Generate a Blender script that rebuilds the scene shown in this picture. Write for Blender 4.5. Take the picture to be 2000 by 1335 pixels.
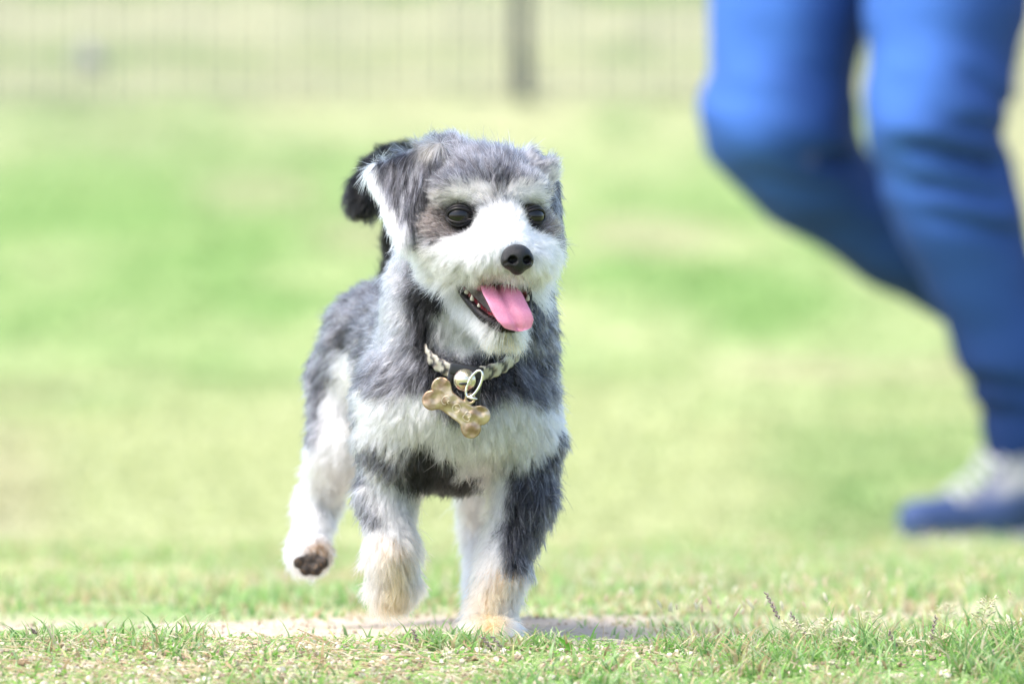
import bpy, math, random
import numpy as np
from mathutils import Vector, kdtree
random.seed(7); rng = np.random.default_rng(7)
R = math.radians
for o in list(bpy.data.objects): bpy.data.objects.remove(o)
S = bpy.context.scene; COL = S.collection

# ------------------------------------------------------------------ camera
FPX = 11424.0; CZ = 0.2068; FOCUS = 3.92
cam = bpy.data.objects.new('camera', bpy.data.cameras.new('camera')); COL.objects.link(cam)
cam.location = (0, 0, CZ); cam.rotation_euler = (R(90), 0, 0)
cam.data.sensor_width = 36; cam.data.lens = 36*FPX/2000; cam.data.clip_start = .05; cam.data.clip_end = 2000
cam.data.dof.use_dof = True; cam.data.dof.focus_distance = FOCUS
cam.data.dof.aperture_fstop = (cam.data.lens/1000)/0.031
S.camera = cam
# ------------------------------------------------------------------ world, sun, exposure
SUN_EL, SUN_AZ = 60, -60          # azimuth: degrees from the camera's back towards picture left
w = bpy.data.worlds.new('World'); S.world = w; w.use_nodes = True
nt = w.node_tree; nt.nodes.clear()
wo = nt.nodes.new('ShaderNodeOutputWorld'); bg = nt.nodes.new('ShaderNodeBackground'); sk = nt.nodes.new('ShaderNodeTexSky')
sk.sky_type = 'NISHITA'; sk.sun_disc = False; sk.sun_elevation = R(SUN_EL); sk.air_density = 1.0; sk.dust_density = 3.0; sk.ozone_density = 1.0
sv = Vector((math.sin(R(SUN_AZ))*math.cos(R(SUN_EL)), -math.cos(R(SUN_AZ))*math.cos(R(SUN_EL)), math.sin(R(SUN_EL))))   # towards the sun
sk.sun_rotation = math.atan2(sv.x, sv.y)
bg.inputs[1].default_value = 0.15
nt.links.new(sk.outputs[0], bg.inputs[0]); nt.links.new(bg.outputs[0], wo.inputs[0])
sl = bpy.data.lights.new('sun', 'SUN'); sl.energy = 1.5; sl.angle = R(38); sl.color = (1, .96, .9)
so = bpy.data.objects.new('sun', sl); COL.objects.link(so); so.rotation_euler = (-sv).to_track_quat('-Z', 'Y').to_euler(); so.location = (0, 0, 6)
S.view_settings.view_transform = 'Standard'; S.view_settings.look = 'None'; S.view_settings.gamma = 1
S.view_settings.exposure = 1.60
S.cycles.max_bounces = 8; S.cycles.diffuse_bounces = 3; S.cycles.glossy_bounces = 3; S.cycles.transmission_bounces = 8; S.cycles.transparent_max_bounces = 8
S.cycles.use_denoising = True; S.cycles.caustics_reflective = False; S.cycles.caustics_refractive = False
S.cycles_curves.shape = 'RIBBONS' if hasattr(S, 'cycles_curves') else 'RIBBONS'

# ------------------------------------------------------------------ helpers
def A(*v): return np.array(v, float)
def P(px, py, dy=0.0):
    """a point of the dog's world from its place in the 2000 px photograph and its depth behind the 4 m plane"""
    d = 4+dy
    return A((px-1000)/FPX*d, d, CZ-(py-667.5)/FPX*d)
def tag(o, label=None, cat=None, group=None, kind=None):
    for k, v in (('label', label), ('category', cat), ('group', group), ('kind', kind)):
        if v: o[k] = v
    return o
def empty(name, loc):
    o = bpy.data.objects.new(name, None); COL.objects.link(o); o.location = loc; o.empty_display_size = .05; return o
def link(name, data, parent=None, mat=None):
    o = bpy.data.objects.new(name, data); COL.objects.link(o)
    if mat: data.materials.append(mat)
    if parent is not None:
        o.parent = parent
        p, t = parent, Vector()
        while p is not None: t += p.location; p = p.parent
        o.location = -t
    return o
def npmesh(name, V, F, cols=None, smooth=True):
    """mesh from arrays; F: (n,3) or (n,4) array or list of such arrays; cols: per-vertex rgb"""
    me = bpy.data.meshes.new(name)
    Fs = F if isinstance(F, list) else [F]
    Fs = [np.asarray(f, np.int32) for f in Fs if len(f)]
    V = np.asarray(V, np.float32)
    me.vertices.add(len(V)); me.vertices.foreach_set('co', V.ravel())
    loops = np.concatenate([f.ravel() for f in Fs]); sizes = np.concatenate([np.full(len(f), f.shape[1], np.int32) for f in Fs])
    starts = np.concatenate([[0], np.cumsum(sizes)[:-1]]).astype(np.int32)
    me.loops.add(len(loops)); me.loops.foreach_set('vertex_index', loops)
    me.polygons.add(len(sizes)); me.polygons.foreach_set('loop_start', starts)
    me.update(calc_edges=True)
    me.polygons.foreach_set('use_smooth', np.full(len(sizes), smooth, bool))
    if cols is not None:
        a = me.color_attributes.new('Col', 'FLOAT_COLOR', 'POINT')
        c = np.ones((len(V), 4), np.float32); c[:, :3] = cols; a.data.foreach_set('color', c.ravel())
    me.validate(); return me
def nrm(v): return v/np.maximum(np.linalg.norm(v, axis=-1, keepdims=True), 1e-9)
def sstep(a, b, x): t = np.clip((x-a)/(b-a), 0, 1); return t*t*(3-2*t)
def mix(a, b, t): t = np.asarray(t)[..., None]; return a*(1-t)+b*t

class Noise:                                   # tileable value noise on a lattice, for shapes and coat patterns
    def __init__(s, seed, n=32): s.n = n; s.g = np.random.default_rng(seed).random((n, n, n))*2-1
    def __call__(s, p, scale):
        q = p*scale; i = np.floor(q).astype(int); f = q-i; f = f*f*(3-2*f); n = s.n; o = 0
        for a in (0, 1):
            for b in (0, 1):
                for c in (0, 1):
                    wgt = (f[..., 0] if a else 1-f[..., 0])*(f[..., 1] if b else 1-f[..., 1])*(f[..., 2] if c else 1-f[..., 2])
                    o = o+wgt*s.g[(i[..., 0]+a) % n, (i[..., 1]+b) % n, (i[..., 2]+c) % n]
        return o
N1, N2, N3 = Noise(1), Noise(2), Noise(3)

# signed distances
def sd_ell(p, c, r, M=None):
    q = p-c
    if M is not None: q = q@M.T
    k0 = np.linalg.norm(q/r, axis=-1); k1 = np.linalg.norm(q/(r*r), axis=-1)
    return k0*(k0-1)/np.maximum(k1, 1e-9)
def sd_cone(p, a, b, ra, rb):
    ab = b-a; t = np.clip(((p-a)@ab)/(ab@ab), 0, 1)
    return np.linalg.norm(p-a-t[..., None]*ab, axis=-1)-(ra+(rb-ra)*t)
def sd_tri(p, a, b, c, r):
    ba, cb, ac = b-a, c-b, a-c; n = np.cross(ba, ac); pa, pb, pc = p-a, p-b, p-c
    s = np.sign(pa@np.cross(ba, n))+np.sign(pb@np.cross(cb, n))+np.sign(pc@np.cross(ac, n))
    def e(v, u): t = np.clip((v@u)/(u@u), 0, 1); return ((v-t[..., None]*u)**2).sum(-1)
    d2 = np.where(s < 2, np.minimum(np.minimum(e(pa, ba), e(pb, cb)), e(pc, ac)), (pa@n)**2/(n@n))
    return np.sqrt(d2)-r
def smin(a, b, k): h = np.maximum(k-np.abs(a-b), 0)/k; return np.minimum(a, b)-h*h*k*.25
def smax(a, b, k): return -smin(-a, -b, k)

def surface_nets(fn, lo, hi, h):
    lo = np.asarray(lo, float); n = np.ceil((np.asarray(hi)-lo)/h).astype(int)+1
    ax = [lo[i]+h*np.arange(n[i]) for i in range(3)]
    D = np.empty(n, np.float32)
    for i0 in range(0, n[0], 24):
        g = np.stack(np.meshgrid(ax[0][i0:i0+24], ax[1], ax[2], indexing='ij'), -1)
        D[i0:i0+24] = fn(g.reshape(-1, 3)).reshape(g.shape[:3])
    I = D < 0
    acc = np.zeros(tuple(n-1)+(3,), np.float32); cnt = np.zeros(tuple(n-1), np.float32)
    corners = [(a, b, c) for a in (0, 1) for b in (0, 1) for c in (0, 1)]
    def sl_(c, m): return tuple(slice(c[i], c[i]+m[i]) for i in range(3))
    m = n-1
    for c in corners:
        for axis in range(3):
            if c[axis] == 0:
                c2 = list(c); c2[axis] = 1
                d0, d1 = D[sl_(c, m)], D[sl_(c2, m)]
                x = (d0 < 0) != (d1 < 0)
                t = np.where(x, d0/np.where(x, d0-d1, 1), 0)
                for k in range(3): acc[..., k] += np.where(x, c[k]+(t if k == axis else 0), 0)
                cnt += x
    act = cnt > 0
    idx = -np.ones(tuple(m), np.int64); idx[act] = np.arange(act.sum())
    cells = np.argwhere(act)
    V = lo+h*(cells+acc[act]/cnt[act][:, None])
    quads = []
    for axis in range(3):
        u, v = (axis+1) % 3, (axis+2) % 3
        s0 = [slice(0, None)]*3; s1 = [slice(0, None)]*3; s0[axis] = slice(0, -1); s1[axis] = slice(1, None)
        a, b = I[tuple(s0)], I[tuple(s1)]
        ch = np.argwhere(a != b); ch = ch[(ch[:, u] > 0) & (ch[:, v] > 0) & (ch[:, u] < n[u]-1) & (ch[:, v] < n[v]-1)]
        fl = a[tuple(ch.T)]
        def cell(du, dv): q = ch.copy(); q[:, u] -= du; q[:, v] -= dv; return idx[tuple(q.T)]
        q = np.stack([cell(1, 1), cell(0, 1), cell(0, 0), cell(1, 0)], 1)
        q[~fl] = q[~fl][:, ::-1]; quads.append(q)
    return V, np.concatenate(quads)
def gradient(fn, p, e=.0008):
    g = np.empty_like(p)
    for k in range(3):
        d = np.zeros(3); d[k] = e; g[:, k] = fn(p+d)-fn(p-d)
    return nrm(g)
def vnormals(V, Q):
    n = np.cross(V[Q[:, 2]]-V[Q[:, 0]], V[Q[:, 3]]-V[Q[:, 1]]); o = np.zeros_like(V)
    for k in range(4): np.add.at(o, Q[:, k], n)
    return nrm(o)
def tube(pts, radii, seg=8, cap=True, cols=None):
    pts = np.asarray(pts, float); n = len(pts); radii = np.broadcast_to(np.asarray(radii, float), (n,))
    T = nrm(np.gradient(pts, axis=0)); up = A(0, 0, 1.) if abs(T[0][2]) < .9 else A(1., 0, 0)
    V = []; U = nrm(np.cross(T[0], up))
    for i in range(n):
        U = nrm(U-(U@T[i])*T[i]); W = np.cross(T[i], U)
        for k in range(seg):
            a = 2*math.pi*k/seg; V.append(pts[i]+radii[i]*(U*math.cos(a)+W*math.sin(a)))
    F = [[i*seg+k, i*seg+(k+1) % seg, (i+1)*seg+(k+1) % seg, (i+1)*seg+k] for i in range(n-1) for k in range(seg)]
    T3 = []
    if cap:
        V += [pts[0]-T[0]*radii[0]*.5, pts[-1]+T[-1]*radii[-1]*.5]; a, b = len(V)-2, len(V)-1
        T3 = [[a, (k+1) % seg, k] for k in range(seg)]+[[b, (n-1)*seg+k, (n-1)*seg+(k+1) % seg] for k in range(seg)]
    return np.array(V), np.array(F), np.array(T3, int).reshape(-1, 3)
def merge(parts):
    V, Q, T, n = [], [], [], 0
    for v, q, t in parts:
        V.append(v); Q.append(np.asarray(q, int).reshape(-1, 4)+n); T.append(np.asarray(t, int).reshape(-1, 3)+n); n += len(v)
    return np.concatenate(V), [np.concatenate(Q), np.concatenate(T)]
def spline(pts, n):
    pts = np.asarray(pts, float); m = len(pts); t = np.linspace(0, m-1, n); i = np.clip(t.astype(int), 0, m-2); f = (t-i)[:, None]
    g = lambda j: pts[np.clip(j, 0, m-1)]
    a, b, c, d = g(i-1), g(i), g(i+1), g(i+2)
    return .5*((2*b)+(-a+c)*f+(2*a-5*b+4*c-d)*f**2+(-a+3*b-3*c+d)*f**3)

# materials
def pmat(name, color=(.5, .5, .5), rough=.5, metal=0., spec=.5, attr=None, noise=None, coat=0., bump=None, trans=0., sss=0.):
    m = bpy.data.materials.new(name); m.use_nodes = True; t = m.node_tree; b = t.nodes['Principled BSDF']
    b.inputs['Base Color'].default_value = (*color, 1); b.inputs['Roughness'].default_value = rough; b.inputs['Metallic'].default_value = metal
    b.inputs['Specular IOR Level'].default_value = spec; b.inputs['Coat Weight'].default_value = coat; b.inputs['Coat Roughness'].default_value = .03
    if sss: b.inputs['Subsurface Weight'].default_value = sss; b.inputs['Subsurface Radius'].default_value = (.004, .0015, .001); b.inputs['Subsurface Scale'].default_value = 1
    src = None
    if attr:
        n = t.nodes.new('ShaderNodeAttribute'); n.attribute_name = attr; src = n.outputs['Color']
    tc = t.nodes.new('ShaderNodeTexCoord')
    if noise:                               # (scale, colour2, low, high)
        n = t.nodes.new('ShaderNodeTexNoise'); n.inputs['Scale'].default_value = noise[0]; n.inputs['Detail'].default_value = 6; t.links.new(tc.outputs['Object'], n.inputs['Vector'])
        r = t.nodes.new('ShaderNodeMapRange'); r.inputs[1].default_value = noise[2]; r.inputs[2].default_value = noise[3]; t.links.new(n.outputs[0], r.inputs[0])
        mx = t.nodes.new('ShaderNodeMix'); mx.data_type = 'RGBA'; t.links.new(r.outputs[0], mx.inputs[0])
        if src: t.links.new(src, mx.inputs[6])
        else: mx.inputs[6].default_value = (*color, 1)
        mx.inputs[7].default_value = (*noise[1], 1); src = mx.outputs[2]
    if src: t.links.new(src, b.inputs['Base Color'])
    if bump:
        n = t.nodes.new('ShaderNodeTexNoise'); n.inputs['Scale'].default_value = bump[0]; n.inputs['Detail'].default_value = 5; t.links.new(tc.outputs['Object'], n.inputs['Vector'])
        bb = t.nodes.new('ShaderNodeBump'); bb.inputs['Strength'].default_value = bump[1]; bb.inputs['Distance'].default_value = bump[2]; t.links.new(n.outputs[0], bb.inputs['Height']); t.links.new(bb.outputs[0], b.inputs['Normal'])
    if trans:                               # thin leaf: let light through
        out = t.nodes['Material Output']; tr = t.nodes.new('ShaderNodeBsdfTranslucent'); ms = t.nodes.new('ShaderNodeMixShader'); ms.inputs[0].default_value = trans
        if src: t.links.new(src, tr.inputs[0])
        else: tr.inputs[0].default_value = (*color, 1)
        t.links.new(b.outputs[0], ms.inputs[1]); t.links.new(tr.outputs[0], ms.inputs[2]); t.links.new(ms.outputs[0], out.inputs[0])
    return m
def hairmat():
    m = bpy.data.materials.new('fur'); m.use_nodes = True; t = m.node_tree; t.nodes.clear()
    o = t.nodes.new('ShaderNodeOutputMaterial'); h = t.nodes.new('ShaderNodeBsdfHairPrincipled'); a = t.nodes.new('ShaderNodeAttribute'); a.attribute_name = 'hair_color'
    h.model = 'CHIANG'; h.parametrization = 'COLOR'
    h.inputs['Roughness'].default_value = .38; h.inputs['Radial Roughness'].default_value = .5; h.inputs['Coat'].default_value = 0; h.inputs['IOR'].default_value = 1.35
    t.links.new(a.outputs['Color'], h.inputs['Color']); t.links.new(h.outputs[0], o.inputs[0]); return m
MF = hairmat()

# ------------------------------------------------------------------ ground
GD = np.array([0, 2.5, 3.3, 3.60, 3.74, 3.87, 3.94, 4.02, 4.25, 4.8, 6.0, 8.0, 10.4, 12.8, 16.0, 20.0, 24.0, 30.0, 44.0, 60.0, 90.0])
GY = np.array([-.06, -.06, -.046, -.022, -.0085, .0040, .0035, .0, -.004, -.012, -.028, -.066, -.050, .0, .12, .62, 1.21, 1.70, 2.90, 4.2, 5.2])
def gz(x, d):
    z = np.interp(d, GD, GY); q = np.stack([x, d, 0*x], -1)
    amp = np.interp(d, [0, 3.7, 4.2, 8, 20, 60], [.003, .003, .009, .014, .03, .3])
    return z+amp*(N1(q, 3.1)*.6+N2(q, 9.)*.4)-amp*.0
ds = np.concatenate([np.linspace(0, 3.2, 20), np.linspace(3.25, 4.6, 110), np.linspace(4.65, 9, 80), np.linspace(9.2, 30, 90), np.linspace(31, 90, 50), np.linspace(100, 900, 12)])
us = np.linspace(-1, 1, 241); us = np.sign(us)*(np.abs(us)**2.2)
Dg, Ug = np.meshgrid(ds, us, indexing='ij'); Wd = np.interp(Dg, [0, 5, 30, 90, 900], [6, 10, 60, 200, 2000]); Xg = Ug*Wd
Zg = gz(Xg, Dg); nd, nu = Dg.shape; ii = np.arange(nd*nu).reshape(nd, nu)
Fg = np.stack([ii[:-1, :-1], ii[:-1, 1:], ii[1:, 1:], ii[1:, :-1]], -1).reshape(-1, 4)
def lawn_col(x, d):
    """albedo of the turf: green, yellow dry and bare sandy patches"""
    q = np.stack([x, d, 0*x], -1); s = np.interp(d, [3, 6, 12, 30], [1., .8, .45, .25])[..., None]; q = q*s
    g = A(.176, .292, .088); y = A(.41, .44, .22); b = A(.50, .42, .33)
    a1 = N1(q, 2.3)*.45+N2(q, 7.)*.4+N3(q, 15.)*.35; a2 = N3(q+7, 2.2)*.6+N1(q+3, 6.)*.4
    base = np.interp(d, [3.3, 3.9, 4.1, 5.0, 6, 8, 13, 15.2, 16.4, 20, 23, 60], [.35, .35, .45, .45, .55, .80, .85, .74, .24, .25, .48, .5])
    t = np.clip(base+a1*.95, 0, 1); c = mix(g+0*q, y, t)
    bare = sstep(.12, .42, a2)*np.interp(d, [3.3, 5, 8, 24], [.8, .7, .45, .40])
    strip = sstep(3.93, 4.0, d)*sstep(4.75, 4.35, d)*sstep(-.25, .3, a1+.25*sstep(.4, 0, x))*sstep(.7, .05, x); bare = np.maximum(bare, strip)
    c = mix(c, mix(b+0*q, A(.38, .31, .22), sstep(6, 9, d)), np.clip(bare, 0, 1))
    return c
Cg = lawn_col(Xg, Dg)
dark = sstep(26.5, 27.5, Dg)*sstep(31, 29.5, Dg); Cg = mix(Cg, A(.20, .21, .12), dark*.55)
far = sstep(19.5, 26, Dg)*(1-dark); Cg = mix(Cg, A(.32, .32, .20), far*.85); Cg = mix(Cg, A(.12, .2, .05), sstep(40, 42, Dg))
M_g = pmat('turf_ground', rough=.95, attr='Col', spec=.1, noise=(60, (.30, .24, .15), .55, .8), bump=(90, .9, .012))
gr = link('ground', npmesh('ground', np.stack([Xg, Dg, Zg], -1).reshape(-1, 3), Fg, Cg.reshape(-1, 3)), None, M_g); gr['kind'] = 'structure'

# ------------------------------------------------------------------ grass: real blades
def sphere(c, r, ns=32, nr=20, M=None):
    vs = []; c = np.asarray(c, float)
    for i in range(nr+1):
        th = math.pi*i/nr
        for k in range(ns):
            a = 2*math.pi*k/ns; vs.append([math.sin(th)*math.cos(a), math.sin(th)*math.sin(a), math.cos(th)])
    vs = np.array(vs)*np.asarray(r)
    if M is not None: vs = vs@M
    F = [[i*ns+k, (i+1)*ns+k, (i+1)*ns+(k+1) % ns, i*ns+(k+1) % ns] for i in range(nr) for k in range(ns)]
    return vs+c, np.array(F), np.zeros((0, 3), int)
M_blade = pmat('grass_blade', rough=.55, attr='Col', spec=.3, trans=.5)
def blades(name, x, d, h, wd, col, lean, seg=3, label='', parent=None, z0=0.):
    n = len(x); base = np.stack([x, d, gz(x, d)+z0], 1); az = rng.random(n)*2*math.pi; side = np.stack([np.cos(az), np.sin(az), 0*az], 1)
    la = rng.random(n)*2*math.pi; ld = np.stack([np.cos(la), np.sin(la), 0*la], 1); V_ = np.empty((n, seg*2+1, 3)); C_ = np.empty((n, seg*2+1, 3))
    for k in range(seg+1):
        t = k/seg; c = base+np.stack([0*h, 0*h, h*(t-.25*lean*t*t)], 1)+ld*(h*lean*t*t)[:, None]
        wv = (wd*(1-t**1.7)*.5)[:, None]
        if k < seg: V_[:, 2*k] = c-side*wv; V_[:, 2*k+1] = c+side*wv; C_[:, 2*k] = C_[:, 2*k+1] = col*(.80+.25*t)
        else: V_[:, 2*seg] = c; C_[:, 2*seg] = col
    o = (np.arange(n)*(2*seg+1))[:, None]
    Qs = np.concatenate([o+np.array([2*k, 2*k+1, 2*k+3, 2*k+2]) for k in range(seg-1)]); T3 = o+np.array([2*seg-2, 2*seg-1, 2*seg])
    ob = link(name, npmesh(name, V_.reshape(-1, 3), [Qs, T3], C_.reshape(-1, 3), smooth=False), parent, M_blade); return ob
def gcol(n, x, d, dry=.25):
    q = np.stack([x, d, 0*x], -1); a = N1(q, 6.)*.5+N3(q, 21.)*.5
    pal = np.array([(.19, .36, .09), (.26, .44, .12), (.35, .50, .19), (.17, .30, .11), (.42, .56, .28)]); c = pal[rng.integers(0, 5, n)]
    dr_ = np.array([(.55, .46, .27), (.62, .56, .38), (.40, .30, .16), (.50, .50, .22)])[rng.integers(0, 4, n)]
    isd = rng.random(n) < np.clip(dry+a*.5, .03, .95); c = np.where(isd[:, None], dr_, c); return c*(.8+.4*rng.random((n, 1)))
def bare_mask(x, d):
    q = np.stack([x, d, 0*x], -1); return N2(q, 4.)*.5+N1(q+5, 13.)*.35+N3(q, 37.)*.25
# in-focus turf
n = 40000; x = (rng.random(n)*2-1)*.85; d = 3.60+rng.random(n)*.37; b = bare_mask(x, d); lft = sstep(.1, -.25, x); k = rng.random(n) < np.clip(.78-.75*sstep(-.05, .3, b+.40*lft-.05), .08, 1); x, d = x[k], d[k]; x = np.concatenate([x, -.075+.11*rng.random(900)]); d = np.concatenate([d, 3.87+.08*rng.random(900)]); n = len(x)
tall = sstep(.05, .3, x); hh = (.006+.010*rng.random(n)**1.3)*(1+.85*tall*rng.random(n))*(1+.6*N1(np.stack([x, d, 0*x], 1), 30.))+.010*(rng.random(n) < .05)
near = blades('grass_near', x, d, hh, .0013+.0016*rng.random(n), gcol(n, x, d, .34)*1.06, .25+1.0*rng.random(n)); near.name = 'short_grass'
tag(near, 'short sharp grass blades with dry stalks on the near ridge', 'grass', kind='stuff')
# middle distance
n = 110000; d = 3.95+(8.0-3.95)*rng.random(n)**1.25; x = (rng.random(n)*2-1)*np.interp(d, [4, 8], [1.2, 1.9]); b = bare_mask(x*.6, d*.6)
strip = sstep(3.90, 3.97, d)*sstep(4.75, 4.3, d)*sstep(.35, -.02, x+.15*b)*sstep(-.30, .15, b+.10); k = rng.random(n) < np.clip(.9-.8*sstep(.05, .35, b)-.84*strip, .05, 1); x, d = x[k], d[k]; n = len(x)
hh = np.interp(d, [4, 4.6, 5.1, 8], [.008, .009, .013, .012])*(.5+rng.random(n)); hh *= (1-.45*strip[k]); hh *= (1+.9*sstep(.1, .4, x/d*4)*sstep(5.5, 4.5, d))*(1+.8*N1(np.stack([x, d, 0*x], 1), 9.))
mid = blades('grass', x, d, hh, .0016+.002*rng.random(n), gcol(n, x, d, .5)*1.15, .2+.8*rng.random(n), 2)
tag(mid, 'blurred lawn grass around and behind the dog', 'grass', kind='stuff')
n = 100000; d = 8+16*rng.random(n)**1.2; x = (rng.random(n)*2-1)*np.interp(d, [8, 24], [2.4, 7]); c = lawn_col(x, d)*(.7+.6*rng.random((n, 1)))
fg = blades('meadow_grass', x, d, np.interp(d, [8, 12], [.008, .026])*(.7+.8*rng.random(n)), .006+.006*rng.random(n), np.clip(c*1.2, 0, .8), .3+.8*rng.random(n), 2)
tag(fg, 'far out of focus grass on the rising slope', 'grass', kind='stuff')
n = 2600; d = 3.98+2.2*rng.random(n)**1.3; x = .05+rng.random(n)*1.1*d/4.2; k = (x/d*4 < .75) & (N1(np.stack([x, d, 0*x], 1), 6.)+.5*x > .15); x, d = x[k], d[k]; n = len(x); c0 = np.stack([x, d, gz(x, d)+.014+.030*rng.random(n)*sstep(0, .4, x)], 1); rr = .0011+.0013*rng.random(n)
sd_, sq, _ = sphere((0, 0, 0), (.55, .55, 1.6), 6, 4); V_ = c0[:, None]+sd_[None]*rr[:, None, None]+A(.6, 0, 0)*(sd_[None, :, 2:]*rr[:, None, None]*(rng.random((n, 1, 1))*2-1)); cc = np.array([(.76, .70, .52), (.72, .60, .46), (.78, .76, .60)])[rng.integers(0, 3, n)]
sh = link('pale_seed_heads', npmesh('pale_seed_heads', V_.reshape(-1, 3), ((np.arange(n)*len(sd_))[:, None, None]+sq[None]).reshape(-1, 4), np.repeat(cc, len(sd_), 0)), None, M_blade); tag(sh, 'blurred pale seed heads standing over the lawn at the right', 'seed heads', kind='stuff')
# little round leaves, straw, crumbs of earth on the near ridge
n = 14000; x = (rng.random(n)*2-1)*.85; d = 3.62+rng.random(n)*.33; rr = .0008+.0016*rng.random(n); up = np.stack([rng.normal(size=n)*.5, rng.normal(size=n)*.5, 1+0*x], 1); up = nrm(up)
u1 = nrm(np.cross(up, A(.3, 1., 0))); u2 = np.cross(up, u1); c0 = np.stack([x, d, gz(x, d)+.001+.006*rng.random(n)], 1)
V_ = np.stack([c0+u1*(rr*math.cos(a))[:, None]+u2*(rr*.7*math.sin(a))[:, None]+up*(.0006*math.cos(2*a)) for a in np.linspace(0, 2*math.pi, 7)[:-1]], 1)
cc = np.array([(.30, .50, .12), (.22, .42, .08), (.40, .50, .22), (.52, .50, .33)])[rng.integers(0, 4, n)]; o_ = (np.arange(n)*6)[:, None]
lf_ = link('ground_leaves', npmesh('ground_leaves', V_.reshape(-1, 3), o_+np.arange(6), np.repeat(cc, 6, 0), smooth=False), None, M_blade); tag(lf_, 'tiny round weed leaves among the near grass', 'leaves', kind='stuff')
n = 4200; parts_p, x = [], (rng.random(n)*2-1)*.85; x = np.where(rng.random(n) < .6, -np.abs(x), x); d = 3.62+rng.random(n)*.33
az = rng.random(n)*math.pi; L_ = .008+.030*rng.random(n)**2; dirv = np.stack([np.cos(az), np.sin(az)*.6, rng.normal(size=n)*.16+.05], 1); z = gz(x, d)+.001+.004*rng.random(n); c0 = np.stack([x, d, z], 1); bend = rng.normal(size=(n, 3))*.12; bend[:, 2] = np.abs(bend[:, 2])
V_ = np.empty((n, 8, 3)); sd = nrm(np.cross(dirv, A(0, 0, 1.)+0*dirv)); w_ = (.0005+.0006*rng.random(n))[:, None]
for k_, t in enumerate((-1, -.33, .33, 1)):
    c = c0+(dirv*t*.5+bend*(t*t-1)*-.5)*L_[:, None]; V_[:, 2*k_] = c-sd*w_; V_[:, 2*k_+1] = c+sd*w_+A(0, 0, .0003)
o_ = (np.arange(n)*8)[:, None]; Qs = np.concatenate([o_+np.array([2*k_, 2*k_+1, 2*k_+3, 2*k_+2]) for k_ in range(3)])
cc = np.array([(.62, .52, .34), (.72, .64, .48), (.42, .30, .18), (.55, .40, .24)])[rng.integers(0, 4, n)]
st = link('dry_straw', npmesh('dry_straw', V_.reshape(-1, 3), Qs, np.repeat(cc, 8, 0), smooth=False), None, M_blade); tag(st, 'broken dry straw scattered on the near turf', 'straw', kind='stuff')
n = 6500; x = -.05+rng.normal(size=n)*.25; d = 3.62+rng.random(n)*.31; far_ = rng.random(n) < .22; d = np.where(far_, 3.95+.7*rng.random(n), d); x = np.where(rng.random(n) < .3, (rng.random(n)*2-1)*.8, x-.15); rr = (.0008+.0022*rng.random(n)**2)*np.where(far_, .6, 1)
ico = nrm(np.array([(0, 1, 1.6), (0, -1, 1.6), (0, 1, -1.6), (0, -1, -1.6), (1, 1.6, 0), (-1, 1.6, 0), (1, -1.6, 0), (-1, -1.6, 0), (1.6, 0, 1), (1.6, 0, -1), (-1.6, 0, 1), (-1.6, 0, -1)], float))
from itertools import combinations
icf = [f for f in combinations(range(12), 3) if max(np.linalg.norm(ico[f[a]]-ico[f[b]]) for a, b in ((0, 1), (1, 2), (0, 2))) < 1.2]
icf = np.array([f if np.cross(ico[f[1]]-ico[f[0]], ico[f[2]]-ico[f[0]])@ico[f[0]] > 0 else (f[0], f[2], f[1]) for f in icf])
V_ = np.stack([x, d, gz(x, d)+rr*.4], 1)[:, None]+ico[None]*rr[:, None, None]*(.7+.6*rng.random((n, 12, 1)))
cc = np.array([(.50, .42, .32), (.52, .45, .35), (.28, .21, .15), (.60, .55, .46)])[rng.integers(0, 4, n)]
sb = link('soil_crumbs', npmesh('soil_crumbs', V_.reshape(-1, 3), ((np.arange(n)*12)[:, None, None]+icf[None]).reshape(-1, 3), np.repeat(cc, 12, 0), smooth=False), None, pmat('soil', rough=.9, attr='Col', spec=.2)); tag(sb, 'small crumbs of sandy soil on the bare patch', 'soil', kind='stuff')

# ------------------------------------------------------------------ the dog
dog = empty('dog', tuple(P(860, 1258, .12)))
tag(dog, 'small grey and white dog trotting with its mouth open and tongue out', 'dog')
YAW = R(17)
HF, HR, HU = A(math.sin(YAW), -math.cos(YAW), 0), A(math.cos(YAW), math.sin(YAW), 0), A(0, 0, 1.)
H0 = P(940, 400, -.02)
HM = np.stack([HR, HF, HU])                        # world -> head rows
def H(r, f, u): return H0+HR*r+HF*f+HU*u
def tohead(p): return (p-H0)@HM.T
bY = R(-13); BM = np.stack([A(math.cos(bY), math.sin(bY), 0), A(-math.sin(bY), math.cos(bY), 0), A(0, 0, 1.)])   # body frame (x across, y along)
PITCH = R(-24); MM = np.stack([HR, HF*math.cos(PITCH)+HU*math.sin(PITCH), -HF*math.sin(PITCH)+HU*math.cos(PITCH)])
def headM(): return HM
DN = A(0, 0, -1.); BACK = nrm(P(725, 680, .30)-P(900, 760, .05))
# every primitive: (distance function, flow of the fur, fur length, blend)
PR = []
def prim(fn, flow, ln, k=.012, reg='body', lift=.5): PR.append((fn, nrm(np.asarray(flow, float)), ln, k, reg, lift))
def ell(c, r, flow, ln, M=None, **kw): c = np.asarray(c); r = np.asarray(r, float); prim(lambda p: sd_ell(p, c, r, M), flow, ln, **kw)
def cone(a, b, ra, rb, flow, ln, **kw): a, b = np.asarray(a), np.asarray(b); prim(lambda p: sd_cone(p, a, b, ra, rb), flow, ln, **kw)
def limb(pts, radii, ln, **kw):
    for i in range(len(pts)-1): cone(pts[i], pts[i+1], radii[i], radii[i+1], (pts[i+1]-pts[i])+DN*.02, ln[i] if isinstance(ln, (list, tuple)) else ln, **kw)
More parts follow.
